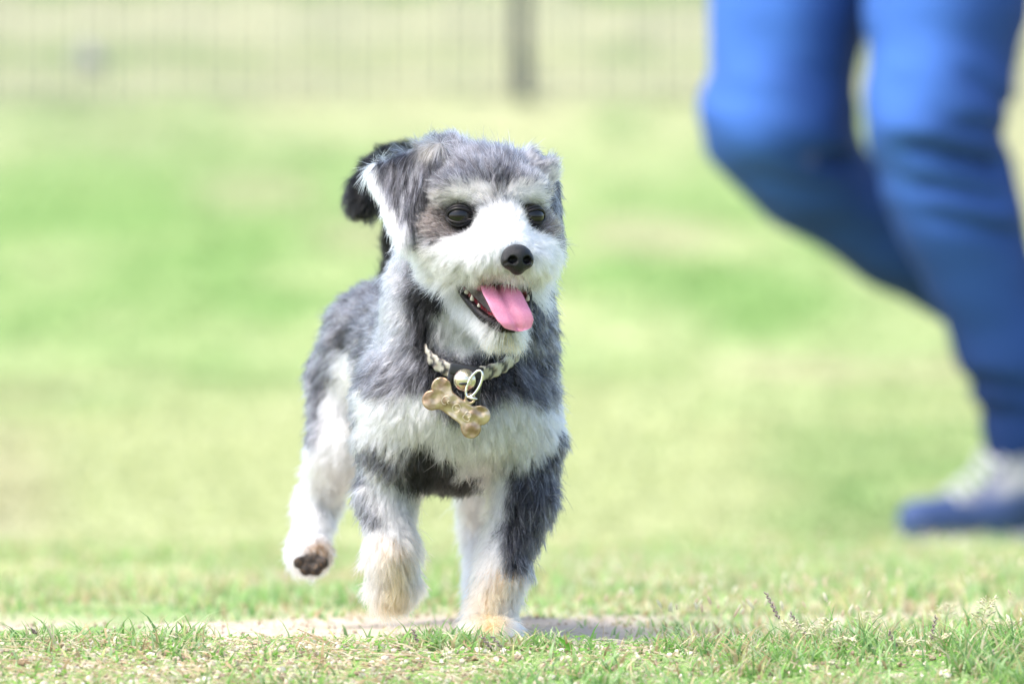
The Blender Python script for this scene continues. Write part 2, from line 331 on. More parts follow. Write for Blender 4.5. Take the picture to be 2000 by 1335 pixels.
# trunk
ell(P(895, 780, .10), (.061, .11, .060), BACK*.5+DN*.8, .013, M=BM, k=.02)
ell(P(905, 775, .018), (.046, .036, .042), DN+A(0, .2, 0), .015, k=.02, lift=.45)
ell(P(787, 820, .05), (.024, .04, .045), DN+BACK*.5, .013, k=.02)
ell(P(1013, 820, .05), (.024, .04, .045), DN+BACK*.5, .013, k=.02)
cone(P(880, 720, .12), P(765, 684, .28), .053, .044, BACK+DN*.6, .012, k=.02)
ell(P(752, 698, .30), (.040, .06, .050), BACK*.4+DN, .012, M=BM, k=.02)
# neck
ell(P(838, 600, .03), (.026, .030, .050), DN+BACK*.5, .013, k=.02)
ell(P(1000, 640, .04), (.026, .030, .045), DN+BACK*.5, .013, k=.02)
cone(H(0, -.022, -.022), P(908, 680, .055), .034, .047, DN+BACK*.35, .013, k=.018)
# hind legs
limb([P(698, 755, .30), P(664, 880, .27), P(622, 985, .31), P(606, 1062, .27)], [.035, .019, .011, .011], [.012, .012, .013], reg='leg', lift=.4)
ell(P(604, 1082, .255), (.0145, .017, .013), DN+A(0, -.6, 0), .009, reg='leg', k=.006, lift=.5)
limb([P(835, 750, .30), P(930, 880, .28), P(945, 1030, .33), P(945, 1180, .29)], [.035, .019, .012, .011], [.012, .012, .013], reg='leg', lift=.4)
ell(P(945, 1222, .27), (.015, .020, .011), DN+A(0, -.6, 0), .009, reg='leg', k=.006)
# front legs
limb([P(782, 860, .045), P(758, 965, .05), P(764, 1080, .03), P(768, 1138, .035)], [.023, .0150, .0112, .013], [.014, .016, .018], reg='leg', lift=.38)
ell(P(769, 1146, .04), (.0130, .013, .011), DN, .016, reg='leg', k=.006, lift=.3)
limb([P(1016, 860, .045), P(1022, 970, .035), P(984, 1110, .02), P(960, 1200, .012)], [.024, .0165, .0115, .0130], [.014, .016, .016], reg='leg', lift=.38)
ell(P(955, 1230, .0), (.0165, .022, .0095), DN+A(0, -.3, 0), .013, reg='leg', k=.006, lift=.4)
# tail, curled over the back
tp = spline([P(775, 600, .335), P(772, 500, .35), P(790, 400, .36), P(812, 330, .345), P(780, 306, .32), P(738, 330, .30), P(716, 380, .285), P(710, 396, .28)], 12)
for i in range(11): cone(tp[i], tp[i+1], .0082+.0024*max(0, (i-7)/3), .0082+.0024*max(0, (i-6)/3), tp[i+1]-tp[i], .011, reg='tail', k=.008, lift=.33)
# head
hk = dict(reg='head', k=.010)
ell(H(0, -.006, .002), (.042, .046, .0345), -HF, .011, M=HM, **hk)
for s in (-1, 1):
    ell(H(s*.025, .0235, .010), (.012, .012, .009), HU, .007, M=HM, **hk)
    ell(H(s*.030, .010, -.026), (.020, .025, .023), DN, .011, M=HM, **hk)
cone(H(0, .022, -.018), H(0, .064, -.033), .025, .0155, HF, .008, **hk)
for s in (-1, 1): ell(H(s*.0125, .056, -.0375), (.014, .017, .0115), DN, .010, M=HM, reg='head', k=.006)
JAW = len(PR)
cone(H(0, -.002, -.055), H(0, .050, -.0820), .0185, .0088, DN, .010, reg='jaw', k=.006)
for s in (-1, 1): ell(H(s*.023, .036, -.035), (.015, .020, .0135), DN, .011, M=HM, reg='head', k=.008)
# right (picture left) ear folds down; left ear points away and shows only its crest
EA, EB, EC = P(727, 333, .0), P(860, 288, -.030), P(791, 466, -.050)
EAR0 = len(PR)
prim(lambda p: sd_tri(p, EA, EB, EC, .0032), (EC-(EA+EB)/2), .017, k=.006, reg='ear', lift=.14)
cone(P(858, 300, -.012), P(882, 300, -.012), .007, .008, HU-HR*.4, .014, reg='crest', k=.010, lift=.45)
cone(H(.033, -.002, .026), H(.043, .0, .022), .007, .007, HU+HR*.6, .014, reg='crest', k=.010, lift=.45)
EA2, EB2, EC2 = H(.056, -.024, .016), H(.036, -.004, .034), H(.052, .000, -.026)
prim(lambda p: sd_tri(p, EA2, EB2, EC2, .0032), (EC2-(EA2+EB2)/2), .011, k=.006, reg='ear', lift=.25)
MC = H(0, .060, -.0625)
def sdf_body(p):
    d = PR[0][0](p)
    for q in PR[1:]: d = smin(d, q[0](p), q[3])
    d = smax(d, -sd_ell(p, MC, A(.0225, .040, .0085), MM), .003)         # the open mouth
    for s in (-1, 1): d = smax(d, -(np.linalg.norm(p-H(s*.0262, .0385, -.0085), axis=-1)-.0086), .003)   # eye sockets
    d = smax(d, -(np.linalg.norm(p-H(0, .083, -.030), axis=-1)-.006), .003)
    return d
HB = .0026
V, Q = surface_nets(sdf_body, (-.22, 3.82, -.01), (.08, 4.42, .40), HB)
VN = gradient(sdf_body, V)
EYES = [H(s*.0262, .0385, -.0085) for s in (-1, 1)]

def px(p): d = p[..., 1]; return 1000+p[..., 0]*FPX/4.03, 667.5+(CZ-p[..., 2])*FPX/4.03     # dog-plane coordinates in photo pixels (constant scale)
GREY, DARK, BLACK, WHITE, CREAM, TAN, BROWNG, LIGHT = [A(*c) for c in ((.050, .050, .057), (.018, .018, .021), (.002, .002, .0023), (.89, .89, .89), (.72, .66, .57), (.84, .48, .22), (.115, .095, .085), (.33, .33, .36))]
def blob(x, y, cx, cy, rx, ry, s=.35): return 1-sstep(1-s, 1+s, np.hypot((x-cx)/rx, (y-cy)/ry))
SH = 22                                                 # roots sit above the tips that show their colour
_ea = nrm(EC-(EA+EB)/2); EAM = np.eye(3)-.88*np.outer(_ea, _ea)                # streaks run along the ear
def coat(p, reg, n=None):
    """the dog's markings: reg = array of region codes (0 body,1 leg,2 tail,3 head,4 jaw,5 ear,6 crest)"""
    x, y = px(p); y = y+SH; nz = N1(p, 45.)*14+N2(p, 120.)*9; xx, yy = x+nz, y+N2(p, 60.)*16+N3(p, 200.)*7
    front = sstep(.16, .10, p[:, 1]-4)                   # 1 on the forehand, 0 on the hind part
    t1 = N1(p, 70.)*.5+.5; t2 = N3(p, 160.)*.5+.5
    c = mix(GREY*np.ones((len(p), 1)), DARK, t1*.9); c = mix(c, LIGHT, (t2 > .62)*.35)
    # body
    side = sstep(830, 770, xx)*sstep(760, 640, yy)*sstep(460, 500, yy)*sstep(.09, .05, p[:, 1]-4)
    c = mix(c, LIGHT*1.35, side*.65)                       # pale side of the neck
    c = mix(c, BLACK*1.5, blob(xx, yy, 850, 625, 42, 75)*.9)
    c = mix(c, BLACK*2, blob(xx, yy, 900, 790, 90, 60)*.6)
    c = mix(c, WHITE, blob(xx, yy, 915, 655, 58, 55))     # bib under the chin
    top = 795+35*np.exp(-((x-900)/70)**2)+8*np.sin(x/23.); bot = 892-22*sstep(780, 700, x)+45*np.exp(-((x-935)/45)**2)+30*sstep(960, 1050, x)-15*np.exp(-((x-840)/40)**2)
    band = sstep(top-14, top+14, yy)*sstep(bot+14, bot-14, yy)*sstep(695, 722, xx)*sstep(1108, 1088, xx)*front
    c = mix(c, WHITE, band)
    c = mix(c, BLACK, sstep(bot-6, bot+18, yy)*sstep(775, 800, xx)*sstep(960, 935, xx+(yy-930)*.6+N1(p, 150.)*12)*front*sstep(1010, 1000, yy))
    c = mix(c, BLACK*3, blob(xx, yy, 672, 690, 26, 40)*(1-front))
    c = mix(c, WHITE, blob(xx, yy, 665, 790, 30, 70)*(1-front))
    leg = reg == 1
    # hind legs: grey outside, white within
    hl = leg & (p[:, 1] > 4.16)
    wh = sstep(600, 640, xx+(yy-850)*.25); c = np.where(hl[:, None], mix(c, WHITE, np.maximum(wh, sstep(890, 930, yy))), c)
    fr = leg & (p[:, 1] <= 4.16) & (x < 880)
    wh = sstep(-12, 22, xx-(738-(1040-yy)*.14*(yy < 1040)))*sstep(895, 935, yy+(xx-740)*.25); wh = np.maximum(wh, sstep(1030, 1065, yy))
    c = np.where(fr[:, None], mix(c, WHITE, wh), c)
    tn = np.exp(-((xx-772)/38)**2)*sstep(1065, 1120, yy); c = np.where(fr[:, None], mix(mix(c, A(.84, .62, .44), sstep(1040, 1080, yy)*.7), TAN, tn), c)
    
    fl = leg & (p[:, 1] <= 4.16) & (x >= 880)
    gr = sstep(985, 1005, xx+(yy-950)*.10)*sstep(1140, 1115, yy)
    c = np.where(fl[:, None], mix(mix(c, WHITE, 1.), mix(GREY*np.ones((len(p), 1)), DARK, t1), gr), c)
    tn = np.exp(-((xx-985+(yy-1150)*.3)/34)**2)*sstep(1090, 1140, yy)*(gr < .5); c = np.where(fl[:, None], mix(mix(c, A(.84, .64, .48), sstep(1110, 1160, yy)*.6*(gr < .5)), TAN*1.1, tn*.9), c)
    c = np.where(hl[:, None], mix(c, TAN*.35, blob(x, y-SH, 608, 1100, 36, 26)*.9), c)
    c = np.where((reg == 2)[:, None], BLACK+0*c, c)
    # head
    h = tohead(p); r, f, u = h.T; r = r+N1(p, 90.)*.002+N3(p, 220.)*.0012; u = u+N2(p, 90.)*.002+N1(p, 230.)*.0012; ar = np.abs(r)
    hc = mix(GREY*1.5*A(1.02, 1, .98)*np.ones((len(p), 1)), DARK*1.8, t1*.55); hc = mix(hc, LIGHT, (t2 > .62)*.35)
    hc = mix(hc, DARK, blob(r, u, .003, .0055, .0055, .012)*.8)                       # dark blaze between the brows
    hc = mix(hc, A(.82, .78, .72), blob(ar, u, .019, .006, .015, .0062)*sstep(.0, .02, f)*.85) # eyebrows
    hc = mix(hc, CREAM*.7, blob(ar, u, .035, .001, .012, .007)*sstep(.0, .02, f)*.5)
    hc = mix(hc, WHITE, blob(ar, u, .0, -.0185, .0165, .0175)*(f > 0))                  # bridge
    hc = mix(hc, BROWNG*1.1, blob(ar, u, .034, -.0145, .017, .010)*.85)             # brown-grey fur under the eyes
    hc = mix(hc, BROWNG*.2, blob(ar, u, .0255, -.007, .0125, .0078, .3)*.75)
    wl = -.0245-.006*sstep(.025, .045, ar)+.016*sstep(.028, .012, ar)
    hc = mix(hc, WHITE, sstep(.003, -.003, u-wl))
    hc = mix(hc, LIGHT*1.3, sstep(-.02, -.035, f)*.5)
    hc = mix(hc, TAN*.9, blob(ar, u, .020, -.052, .012, .004)*.55*(f > .03))
    hd = (reg == 3) | (reg == 4)
    c = np.where(hd[:, None], hc, c)
    c = np.where((reg == 4)[:, None], mix(WHITE*np.ones((len(p), 1)), CREAM, sstep(-.074, -.084, u)*.7), c)
    e = mix(DARK*1.2*np.ones((len(p), 1)), GREY*2.2, sstep(.4, .8, N2(p@EAM, 330.)*.5+.5)); e = mix(e, LIGHT*1.3, (N3(p@EAM, 420.) > .42)*.75)
    ed = EC-EA; el = np.linalg.norm(ed); q = p-EA; ds = np.linalg.norm(q-np.clip((q@ed)/el**2, 0, 1)[:, None]*ed/1, axis=1)
    e = mix(e, WHITE, sstep(.0085, .0045, ds)*(x < 850))
    e = mix(e, CREAM*.8, blob(x, y, 835, 305, 34, 18)*.45)
    c = np.where((reg == 5)[:, None], e, c)
    c = np.where((reg == 6)[:, None], mix(hc, LIGHT*1.4, (t2 > .5)*.55), c)
    return np.clip(c, .004, .93)
RC = {'body': 0, 'leg': 1, 'tail': 2, 'head': 3, 'jaw': 4, 'ear': 5, 'crest': 6}
def fields(p):
    D = np.stack([q[0](p) for q in PR], 1); W = np.exp(-(D-D.min(1, keepdims=True))/.005); W /= W.sum(1, keepdims=True)
    fl = W@np.stack([q[1] for q in PR]); ln = W@np.array([q[2] for q in PR]); lf = W@np.array([q[5] for q in PR])
    reg = np.array([RC[q[4]] for q in PR])[D.argmin(1)]
    return fl, ln, lf, reg
fl, ln, lf, regV = fields(V)
skin = coat(V, regV)*.75
hv = tohead(V); inm = sd_ell(V, MC, A(.0240, .042, .0100), MM) < .0006
skin[inm] = A(.30, .045, .05); skin[inm & (hv[:, 1] < .035)] = A(.10, .012, .015)
M_skin = pmat('skin_under_fur', rough=.7, attr='Col', spec=.3)
body = link('body', npmesh('body', V, Q, skin), dog, M_skin)

# fur -------------------------------------------------------------
TRI = np.concatenate([Q[:, [0, 1, 2]], Q[:, [0, 2, 3]]])
def strands(name, P0, DIRS, L, rad, colr, parent, npt=6, tipfrac=.15, keep=None):
    """P0 (n,3) roots, DIRS (n,npt-1,3) unit steps"""
    n = len(P0); pts = np.empty((n, npt, 3)); pts[:, 0] = P0
    for k in range(1, npt): pts[:, k] = pts[:, k-1]+DIRS[:, k-1]*(L/(npt-1))[:, None]
    hc = bpy.data.hair_curves.new(name); hc.add_curves([npt]*n)
    hc.attributes['position'].data.foreach_set('vector', pts.astype(np.float32).ravel())
    ra = hc.attributes.new('radius', 'FLOAT', 'POINT') if 'radius' not in hc.attributes else hc.attributes['radius']
    prof = (1-np.linspace(0, 1, npt)**2*(1-tipfrac))
    ra.data.foreach_set('value', (np.asarray(rad)[:, None]*prof).astype(np.float32).ravel())
    ca = hc.attributes.new('hair_color', 'FLOAT_COLOR', 'CURVE'); cc = np.ones((n, 4), np.float32); cc[:, :3] = colr; ca.data.foreach_set('color', cc.ravel())
    o = link(name, hc, parent, MF); return o
def sample(n, dens):
    a, b, c = V[TRI[:, 0]], V[TRI[:, 1]], V[TRI[:, 2]]
    ar = np.linalg.norm(np.cross(b-a, c-a), axis=1)*dens; k = rng.choice(len(TRI), n, p=ar/ar.sum())
    s = np.sqrt(rng.random(n)); t = rng.random(n); w_ = np.stack([1-s, s*(1-t), s*t], 1)
    return (w_[:, :1]*a[k]+w_[:, 1:2]*b[k]+w_[:, 2:]*c[k]), nrm(w_[:, :1]*VN[TRI[k, 0]]+w_[:, 1:2]*VN[TRI[k, 1]]+w_[:, 2:]*VN[TRI[k, 2]])
regT = regV[TRI[:, 0]]; backf = VN[TRI[:, 0], 1]
CC, CN = P(922, 645, .027), nrm(A(0.02, -.43, .90))        # collar plane (centre, axis)
def head_flow(p):
    h = tohead(p); r, f, u = h.T; q = h-A(0, .080, -.022)          # radiate from the nose root
    fl = q.copy(); fl[:, 2] += -.006
    low = sstep(-.020, -.036, u)
    fl[:, 2] -= low*.035; fl[:, 1] += low*.012; fl[:, 0] += np.sign(r)*low*.012
    top = sstep(.012, .03, u); fl[:, 2] += top*.03
    return nrm(fl)@HM
def make_fur(name, n, dens, rad, cl=9, cs=.0035, sub=None):
    p, nn = sample(n, dens)
    fl, ln, lf, reg = fields(p)
    hd = (reg == 3) | (reg == 4) | (reg == 6); hf = head_flow(p)
    h = tohead(p); r, f, u = h.T; ar = np.abs(r)
    fl = np.where((reg == 3)[:, None], hf, fl)
    fl = np.where((reg == 4)[:, None], nrm(A(0, 0, -1.)+HR*np.sign(r)[:, None]*.5+HF*.25), fl)
    fl = fl+.16*np.stack([N1(p, 55.), N2(p, 55.), N3(p, 55.)], 1)+.20*np.stack([N2(p, 150.), N3(p, 150.), N1(p, 150.)], 1)
    # lengths on the head
    hl = .010+0*r
    hl = np.where(u < -.024, .012, hl); hl = hl+.005*sstep(-.038, -.050, u)+.003*sstep(.018, .035, u)
    snout = np.exp(-(((r)/.013)**2+((u+.028)/.014)**2))*(f > .045); hl = hl*(1-.75*snout)
    eyed = np.minimum(np.linalg.norm(p-EYES[0], axis=1), np.linalg.norm(p-EYES[1], axis=1))
    hl = hl*(.32+.68*sstep(.011, .020, eyed)); hl = np.where((reg == 3) & (u > .0) & (eyed < .02), np.minimum(hl, .006), hl); hl = np.where(eyed < .012, .0028, hl)
    hl = np.where((f > .062) & (u < -.040), .0085, hl)             # moustache under the nose
    ln = np.where(hd, hl, ln)
    ln = ln*(.62+.5*rng.random(n))*(1+.35*N2(p, 90.))*np.where(rng.random(n) < .02, 1.45, 1.)
    md = sd_ell(p, MC, A(.0225, .040, .0085), MM); ln = np.where(hd & (md < .009), ln*(.45+.55*sstep(.002, .009, md)), ln)
    # exclusions
    ra_ = np.abs(r)-.0255; keep = ((ra_/.0082)**2+((u+.0085)/.0052)**2 > 1) | (f < .02)
    keep &= ~((sd_ell(p, MC, A(.0235, .0405, .0095), MM) < .0010) & hd)
    keep &= ~((np.linalg.norm((h-A(0, .084, -.0335))/A(.0105, .012, .0088), axis=1) < 1) & hd)
    pawpad = np.linalg.norm((p-P(608, 1104, .235))/A(.013, .014, .011), axis=1) < 1
    keep &= ~pawpad
    # the collar presses the coat flat
    cd = (p-CC)@CN; rr = np.linalg.norm(p-CC, axis=1); nearc = (rr < .085) & (reg == 0) & (np.abs(cd+.003) < .014) & (p[:, 1] < 4.05) & (np.abs(p[:, 0]-CC[0]) < .027)
    ln = np.where(nearc, ln*.28, ln)
    p, nn, fl, ln, lf, reg = [a[keep] for a in (p, nn, fl, ln, lf, reg)]; m = len(p); hd = hd[keep]
    c = coat(p, reg)
    # clumps
    ci = rng.choice(m, max(m//cl, 1), replace=False); kd = kdtree.KDTree(len(ci))
    for j, i in enumerate(ci): kd.insert(p[i], j)
    kd.balance(); near = np.array([kd.find(q)[1] for q in p]); cen = ci[near]
    jit = rng.normal(size=(m, 3))
    tang = fl-(fl*nn).sum(1, keepdims=True)*nn; tang = nrm(tang)
    calm = np.where(reg == 5, .35, 1.)[:, None]; jit = jit*calm
    cj = rng.normal(size=(m, 3))*.24; cj = cj[cen]*calm                     # one lean per clump
    npt = 6; DIRS = np.empty((m, npt-1, 3)); lf_ = lf[:, None]
    for k in range(npt-1):
        t = k/(npt-2)
        d = nn*(lf_*(1.25-.95*t))+tang*(.55+.75*t)*(1.15-lf_*.3)+cj*(.5+t)+jit*(.07+.10*t)+DN*.12*t
        pull = (p[cen]-p)/np.maximum(ln, .004)[:, None]
        DIRS[:, k] = nrm(d+pull*1.05*t)
    shade = rng.random(m)[:, None]
    cl_b = (rng.random(m)*.8+.6)[cen][:, None]
    lum = c.mean(1, keepdims=True); dk = sstep(.6, .3, lum)
    c = c*(1-dk*(.0))*np.where(lum < .28, (.55+.9*shade**1.5)*cl_b, (1-.25*shade)*(.80+.2*cl_b))
    sp = (rng.random(m) < .09) & (lum[:, 0] < .5) & (lum[:, 0] > .012); c[sp] = c[sp]*.3+A(.5, .5, .54)*.7
    c = np.clip(c, .004, .95)
    rad = rad*(.7+.5*rng.random(m)+.5*sp)
    return strands(name, p, DIRS, ln, rad, c, body)
hm = np.isin(regT, [3, 4, 5, 6]).astype(float); lm = (regT == 1).astype(float); bm = np.isin(regT, [0, 2]).astype(float)
vis = np.where(backf > .35, .35, 1.)
FURN = 1.0
make_fur('head_fur', int(125000*FURN), hm*vis, .00015, cl=9)
make_fur('body_fur', int(150000*FURN), bm*vis*np.where(V[TRI[:, 0], 1] > 4.17, .4, 1.), .00019, cl=10)
make_fur('leg_fur', int(80000*FURN), lm*vis*np.where(V[TRI[:, 0], 1] > 4.17, .6, 1.), .00019, cl=10)

# nose
def sdf_nose(p):
    h = (tohead(p)+A(0, 0, .0022))*A(1.09, 1, .96)
    d = sd_ell(h, A(0, .0825, -.0320), A(.0108, .0085, .0072)); d = smin(d, sd_ell(h, A(0, .0835, -.0385), A(.0062, .0065, .0062)), .006)
    for s in (-1, 1):
        d = smin(d, sd_ell(h, A(s*.0075, .0835, -.0355), A(.0046, .0065, .0048)), .003)
        d = smax(d, -sd_ell(h, A(s*.0056, .0915, -.0350), A(.0034, .0065, .0026)), .0012)
        d = smax(d, -sd_cone(h, A(s*.0085, .0905, -.0362), A(s*.0112, .086, -.0375), .0009, .0007), .001)
    d = smax(d, -sd_cone(h, A(0, .0915, -.0385), A(0, .0895, -.0470), .0005, .0005), .0012)
    return d
nc = H(0, .083, -.035)
v, q = surface_nets(sdf_nose, nc-.016, nc+.016, .0006)
link('nose', npmesh('nose', v, q), dog, pmat('nose_leather', (.004, .004, .005), .30, spec=.34, bump=(1500, .8, .0010)))
# eyes
M_eye = pmat('eye', (.004, .003, .0025), .05, spec=.4)
M_lid = pmat('eyelid', (.007, .005, .006), .35, spec=.3)
for s in (-1, 1):
    ec = H(s*.0252, .0328, -.0085); er = .0090
    V_, F_ = merge([sphere(ec, er)]); eye = link('eye', npmesh('eye', V_, F_), dog, M_eye)
    ax = nrm(HF+HR*s*.42+HU*.02); sx = nrm(np.cross(HU, ax)); sx = sx if sx@HR > 0 else -sx; sy = np.cross(ax, sx); sy = sy if sy[2] > 0 else -sy
    ring, rr = [], []
    for k in range(41):
        a = 2*math.pi*k/40; ex, ey = .0077*math.cos(a), (.0047 if math.sin(a) > 0 else .0042)*math.sin(a)
        ex *= 1+.20*max(0, -s*math.cos(a))**5; ex += s*-.0003; ey += -.0010*(-s*math.cos(a))*0
        dirv = nrm(ax*math.sqrt(max(er**2-ex**2-ey**2, 1e-7))+sx*ex+sy*ey); ring.append(ec+dirv*(er+.0004)); rr.append(.0006+.0004*max(0, math.sin(a)))
    ring2 = []
    for k in range(41):
        a = 2*math.pi*k/40; ex, ey = .0104*math.cos(a), .0068*math.sin(a); ex *= .84
        dirv = nrm(ax*math.sqrt(max(er**2-ex**2-ey**2, 1e-7))+sx*ex+sy*ey); ring2.append(ec+dirv*(er-.0002))
    V_, F_ = merge([tube(ring, rr, 8, cap=False), tube(ring2, .0010, 8, cap=False)]); link('eyelid', npmesh('eyelid', V_, F_), eye, M_lid)
    # inner corner, a little dark wet skin
# tongue
tc = spline([H(-.003, .030, -.058), H(-.0035, .048, -.0570), H(-.0035, .060, -.0620), H(-.0015, .0685, -.0705), H(.0020, .0715, -.0790), H(.0045, .0710, -.0855)], 26)
tw = np.interp(np.linspace(0, 1, 26), [0, .3, .55, .8, .93, 1], [.011, .0130, .0140, .0128, .0092, .003])
vs = []; T = nrm(np.gradient(tc, axis=0)); side = nrm(HR+HU*.02); NA = 12
for i in range(26):
    up = nrm(np.cross(side, T[i])); up = up if up@(HF+HU) > 0 else -up; th = .0022*min(1, (25.5-i)/4)
    for k in range(NA*2):
        a = 2*math.pi*k/(NA*2); cx = math.cos(a); yv = math.sin(a)*th
        groove = -.0036*math.exp(-(cx/.14)**2)*(1 if math.sin(a) > 0 else .3)+.0016*abs(cx)**2
        vs.append(tc[i]+side*cx*tw[i]+up*(yv+groove+.0006*math.sin(i*.8)*cx))
n2 = NA*2; F = [[i*n2+k, i*n2+(k+1) % n2, (i+1)*n2+(k+1) % n2, (i+1)*n2+k] for i in range(25) for k in range(n2)]
vs = np.array(vs); vs = np.concatenate([vs, [tc[-1]+T[-1]*.001]]); T3 = [[25*n2+k, 25*n2+(k+1) % n2, len(vs)-1] for k in range(n2)]
link('tongue', npmesh('tongue', vs, [np.array(F), np.array(T3)]), dog, pmat('tongue', (.70, .24, .36), .22, spec=.5, sss=.15, noise=(700, (.74, .28, .40), .4, .7), bump=(1800, .7, .0007)))
# lower lip rim, black, from the corner round the jaw tip
def lip(side_, n=22):
    return spline([H(side_*.0250, .021, -.0500), H(side_*.0235, .033, -.0600), H(side_*.019, .045, -.0695), H(side_*.013, .056, -.0780), H(side_*.004, .0615, -.0830)], n)
L1, L2 = lip(-1), lip(1); lp = np.concatenate([L1, L2[::-1]])
V_, F_ = merge([tube(lp, np.interp(np.linspace(0, 1, len(lp)), [0, .1, .4, .5, .6, .9, 1], [.0010, .0022, .0038, .0044, .0038, .0022, .0010]), 10)])
link('lower_lip', npmesh('lower_lip', V_, F_), dog, pmat('lip', (.007, .004, .005), .42, spec=.25, bump=(700, .5, .001)))
gum = lp*1.0+HU*.0022-HF*.0030; gum = gum+(H(0, .03, -.06)-gum)*.07
V_, F_ = merge([tube(gum, np.interp(np.linspace(0, 1, len(gum)), [0, .2, .5, .8, 1], [.001, .0030, .0034, .0030, .001]), 8)])
link('gum', npmesh('gum', V_, F_), dog, pmat('gum', (.24, .035, .045), .35, spec=.3, noise=(300, (.07, .012, .015), .5, .6)))
# teeth
M_tooth = pmat('tooth', (.52, .47, .38), .25, spec=.5)
def tooth(base, tip, r):
    V_, F_ = merge([tube(spline([base, base*.45+tip*.55+HF*.0004, tip], 6), [r, r*.95, r*.8, r*.55, r*.3, r*.08], 8)]); link('tooth', npmesh('tooth', V_, F_), dog, M_tooth)
for b, t_, r_ in ((H(-.0195, .043, -.0655), H(-.0198, .044, -.0610), .0016), (H(-.0215, .036, -.0610), H(-.0215, .036, -.0575), .0020), (H(-.0165, .049, -.0700), H(-.0168, .0495, -.0670), .0014),
                 (H(.0195, .043, -.0655), H(.0198, .044, -.0610), .0016)): tooth(b, t_, r_)
for k in range(6):
    a = -.0055+.0022*k; tooth(H(a, .0565, -.0805), H(a, .0575, -.0772), .0010)
# pads of the lifted hind paw
def sdf_pads(p):
    d = sd_ell(p, P(608, 1095, .236), A(.0085, .0045, .0058))
    for x_, y_ in ((584, 1098), (597, 1112), (617, 1112), (631, 1098)): d = smin(d, sd_ell(p, P(x_, y_, .233), A(.0042, .0045, .0044)), .003)
    return d+.0006*N1(p, 400.)
V_, F_ = surface_nets(sdf_pads, P(608, 1100, .235)-.018, P(608, 1100, .235)+.018, .0007); link('paw_pads', npmesh('paw_pads', V_, F_), dog, pmat('pad', (.02, .014, .010), .75, noise=(400, (.12, .07, .03), .55, .65), bump=(800, .6, .001)))
# stained whisker tufts: coarse longer hairs at mouth corners, under nose and on chin
def tufts(name, roots, dirs, L, col, rad=.00016, spread=.3):
    p0, dd, ll, cc = [], [], [], []
    for (b, d, l, n_, c_) in zip(roots, dirs, L, [m_[0] for m_ in col], [m_[1] for m_ in col]):
        for _ in range(n_):
            p0.append(b+rng.normal(size=3)*.0016); a = nrm(d+rng.normal(size=3)*spread*.5); e_ = nrm(a+DN*.5+rng.normal(size=3)*spread)
            dd.append([nrm(a*(1-t)+e_*t) for t in np.linspace(0, 1, 5)]); ll.append(l*(.7+.5*rng.random())); cc.append(A(*c_)*(.8+.4*rng.random()))
    return strands(name, np.array(p0), np.array(dd), np.array(ll), np.full(len(p0), rad), np.clip(np.array(cc), 0, .93), body)
rt, dr, ln_, cl_ = [], [], [], []
for k in range(26):                                  # moustache over the mouth opening
    a = -1+2*k/25; rt.append(H(a*.023, .072-.045*a*a, -.0465+.002*abs(a))); dr.append(DN*1.0+HR*a*.7+HF*.3); ln_.append(.010+.003*random.random()); cl_.append((16, (.80, .55, .33) if abs(a) > .45 and k % 2 else (.62, .56, .50)))
for k in range(14):                                  # beard tips
    a = -1+2*k/13; rt.append(H(a*.011, .057-.006*a*a, -.0900)); dr.append(DN+HR*a*.5-HF*.1); ln_.append(.012); cl_.append((16, (.72, .58, .36)))
for a_, b_, c_, l_ in ((.026, .040, -.050, .018), (.030, .030, -.046, .020), (.034, .022, -.045, .020), (.028, .030, -.056, .022), (.030, .022, -.060, .022)):
    rt.append(H(a_, b_, c_)); dr.append(HR*1.0+DN*.9); ln_.append(l_); cl_.append((70, (.86, .85, .82)))
for a_, b_, c_, l_ in ((-.030, .034, -.044, .016), (-.034, .026, -.048, .018), (-.030, .030, -.054, .014), (-.036, .016, -.040, .016), (-.026, .040, -.050, .014)):
    rt.append(H(a_, b_, c_)); dr.append(-HR*.9+DN*1.1-HF*.3); ln_.append(l_); cl_.append((45, (.90, .89, .87)))
for s_ in (-1, 1):                                   # wisps of the brows, hanging outwards
    for k in range(5): rt.append(H(s_*(.014+.005*k), .040-.003*k, .006)); dr.append(HF*.6+HR*s_*(.3+.15*k)+HU*.15); ln_.append(.009); cl_.append((16, (.74, .70, .64)))
tufts('whiskers', rt, dr, ln_, cl_)

# ------------------------------------------------------------------ collar with its tag
collar = empty('dog_collar', tuple(CC)); tag(collar, 'braided cream and black collar with a bone shaped tag around the dog\'s neck', 'collar')
c1 = nrm(np.cross(A(0, 1., 0), CN)); c1 = c1 if c1[0] > 0 else -c1; c2 = np.cross(CN, c1); c2 = c2 if c2[1] < 0 else -c2    # c2 towards the camera and down
RX, RY = .0365, .069
def cpt(a, rad=0, h=0): return CC+c1*math.sin(a)*(RX+rad)+c2*math.cos(a)*(RY+rad)+CN*h
vs, F, cs_ = [], [], []; NS = 220; prof = [(-.0056, 0), (-.005, .0010), (-.0028, .0017), (0, .0012), (.0028, .0017), (.005, .0010), (.0056, 0), (0, -.001)]
for i in range(NS):
    a = 2*math.pi*i/NS
    for k, (h_, r_) in enumerate(prof):
        vs.append(cpt(a, r_+.0006*math.sin(i*1.1+(k > 3)*3), h_))
        z_ = (i+(abs(k-3)*2)) % 9; cs_.append((.46, .43, .36) if z_ < 5 else ((.03, .03, .035) if z_ < 8 else (.22, .17, .14)))
m_ = len(prof); F = [[i*m_+k, i*m_+(k+1) % m_, ((i+1) % NS)*m_+(k+1) % m_, ((i+1) % NS)*m_+k] for i in range(NS) for k in range(m_)]
link('strap', npmesh('strap', np.array(vs), np.array(F), np.array(cs_)), collar, pmat('braided_strap', rough=.45, attr='Col', bump=(900, .6, .0008)))
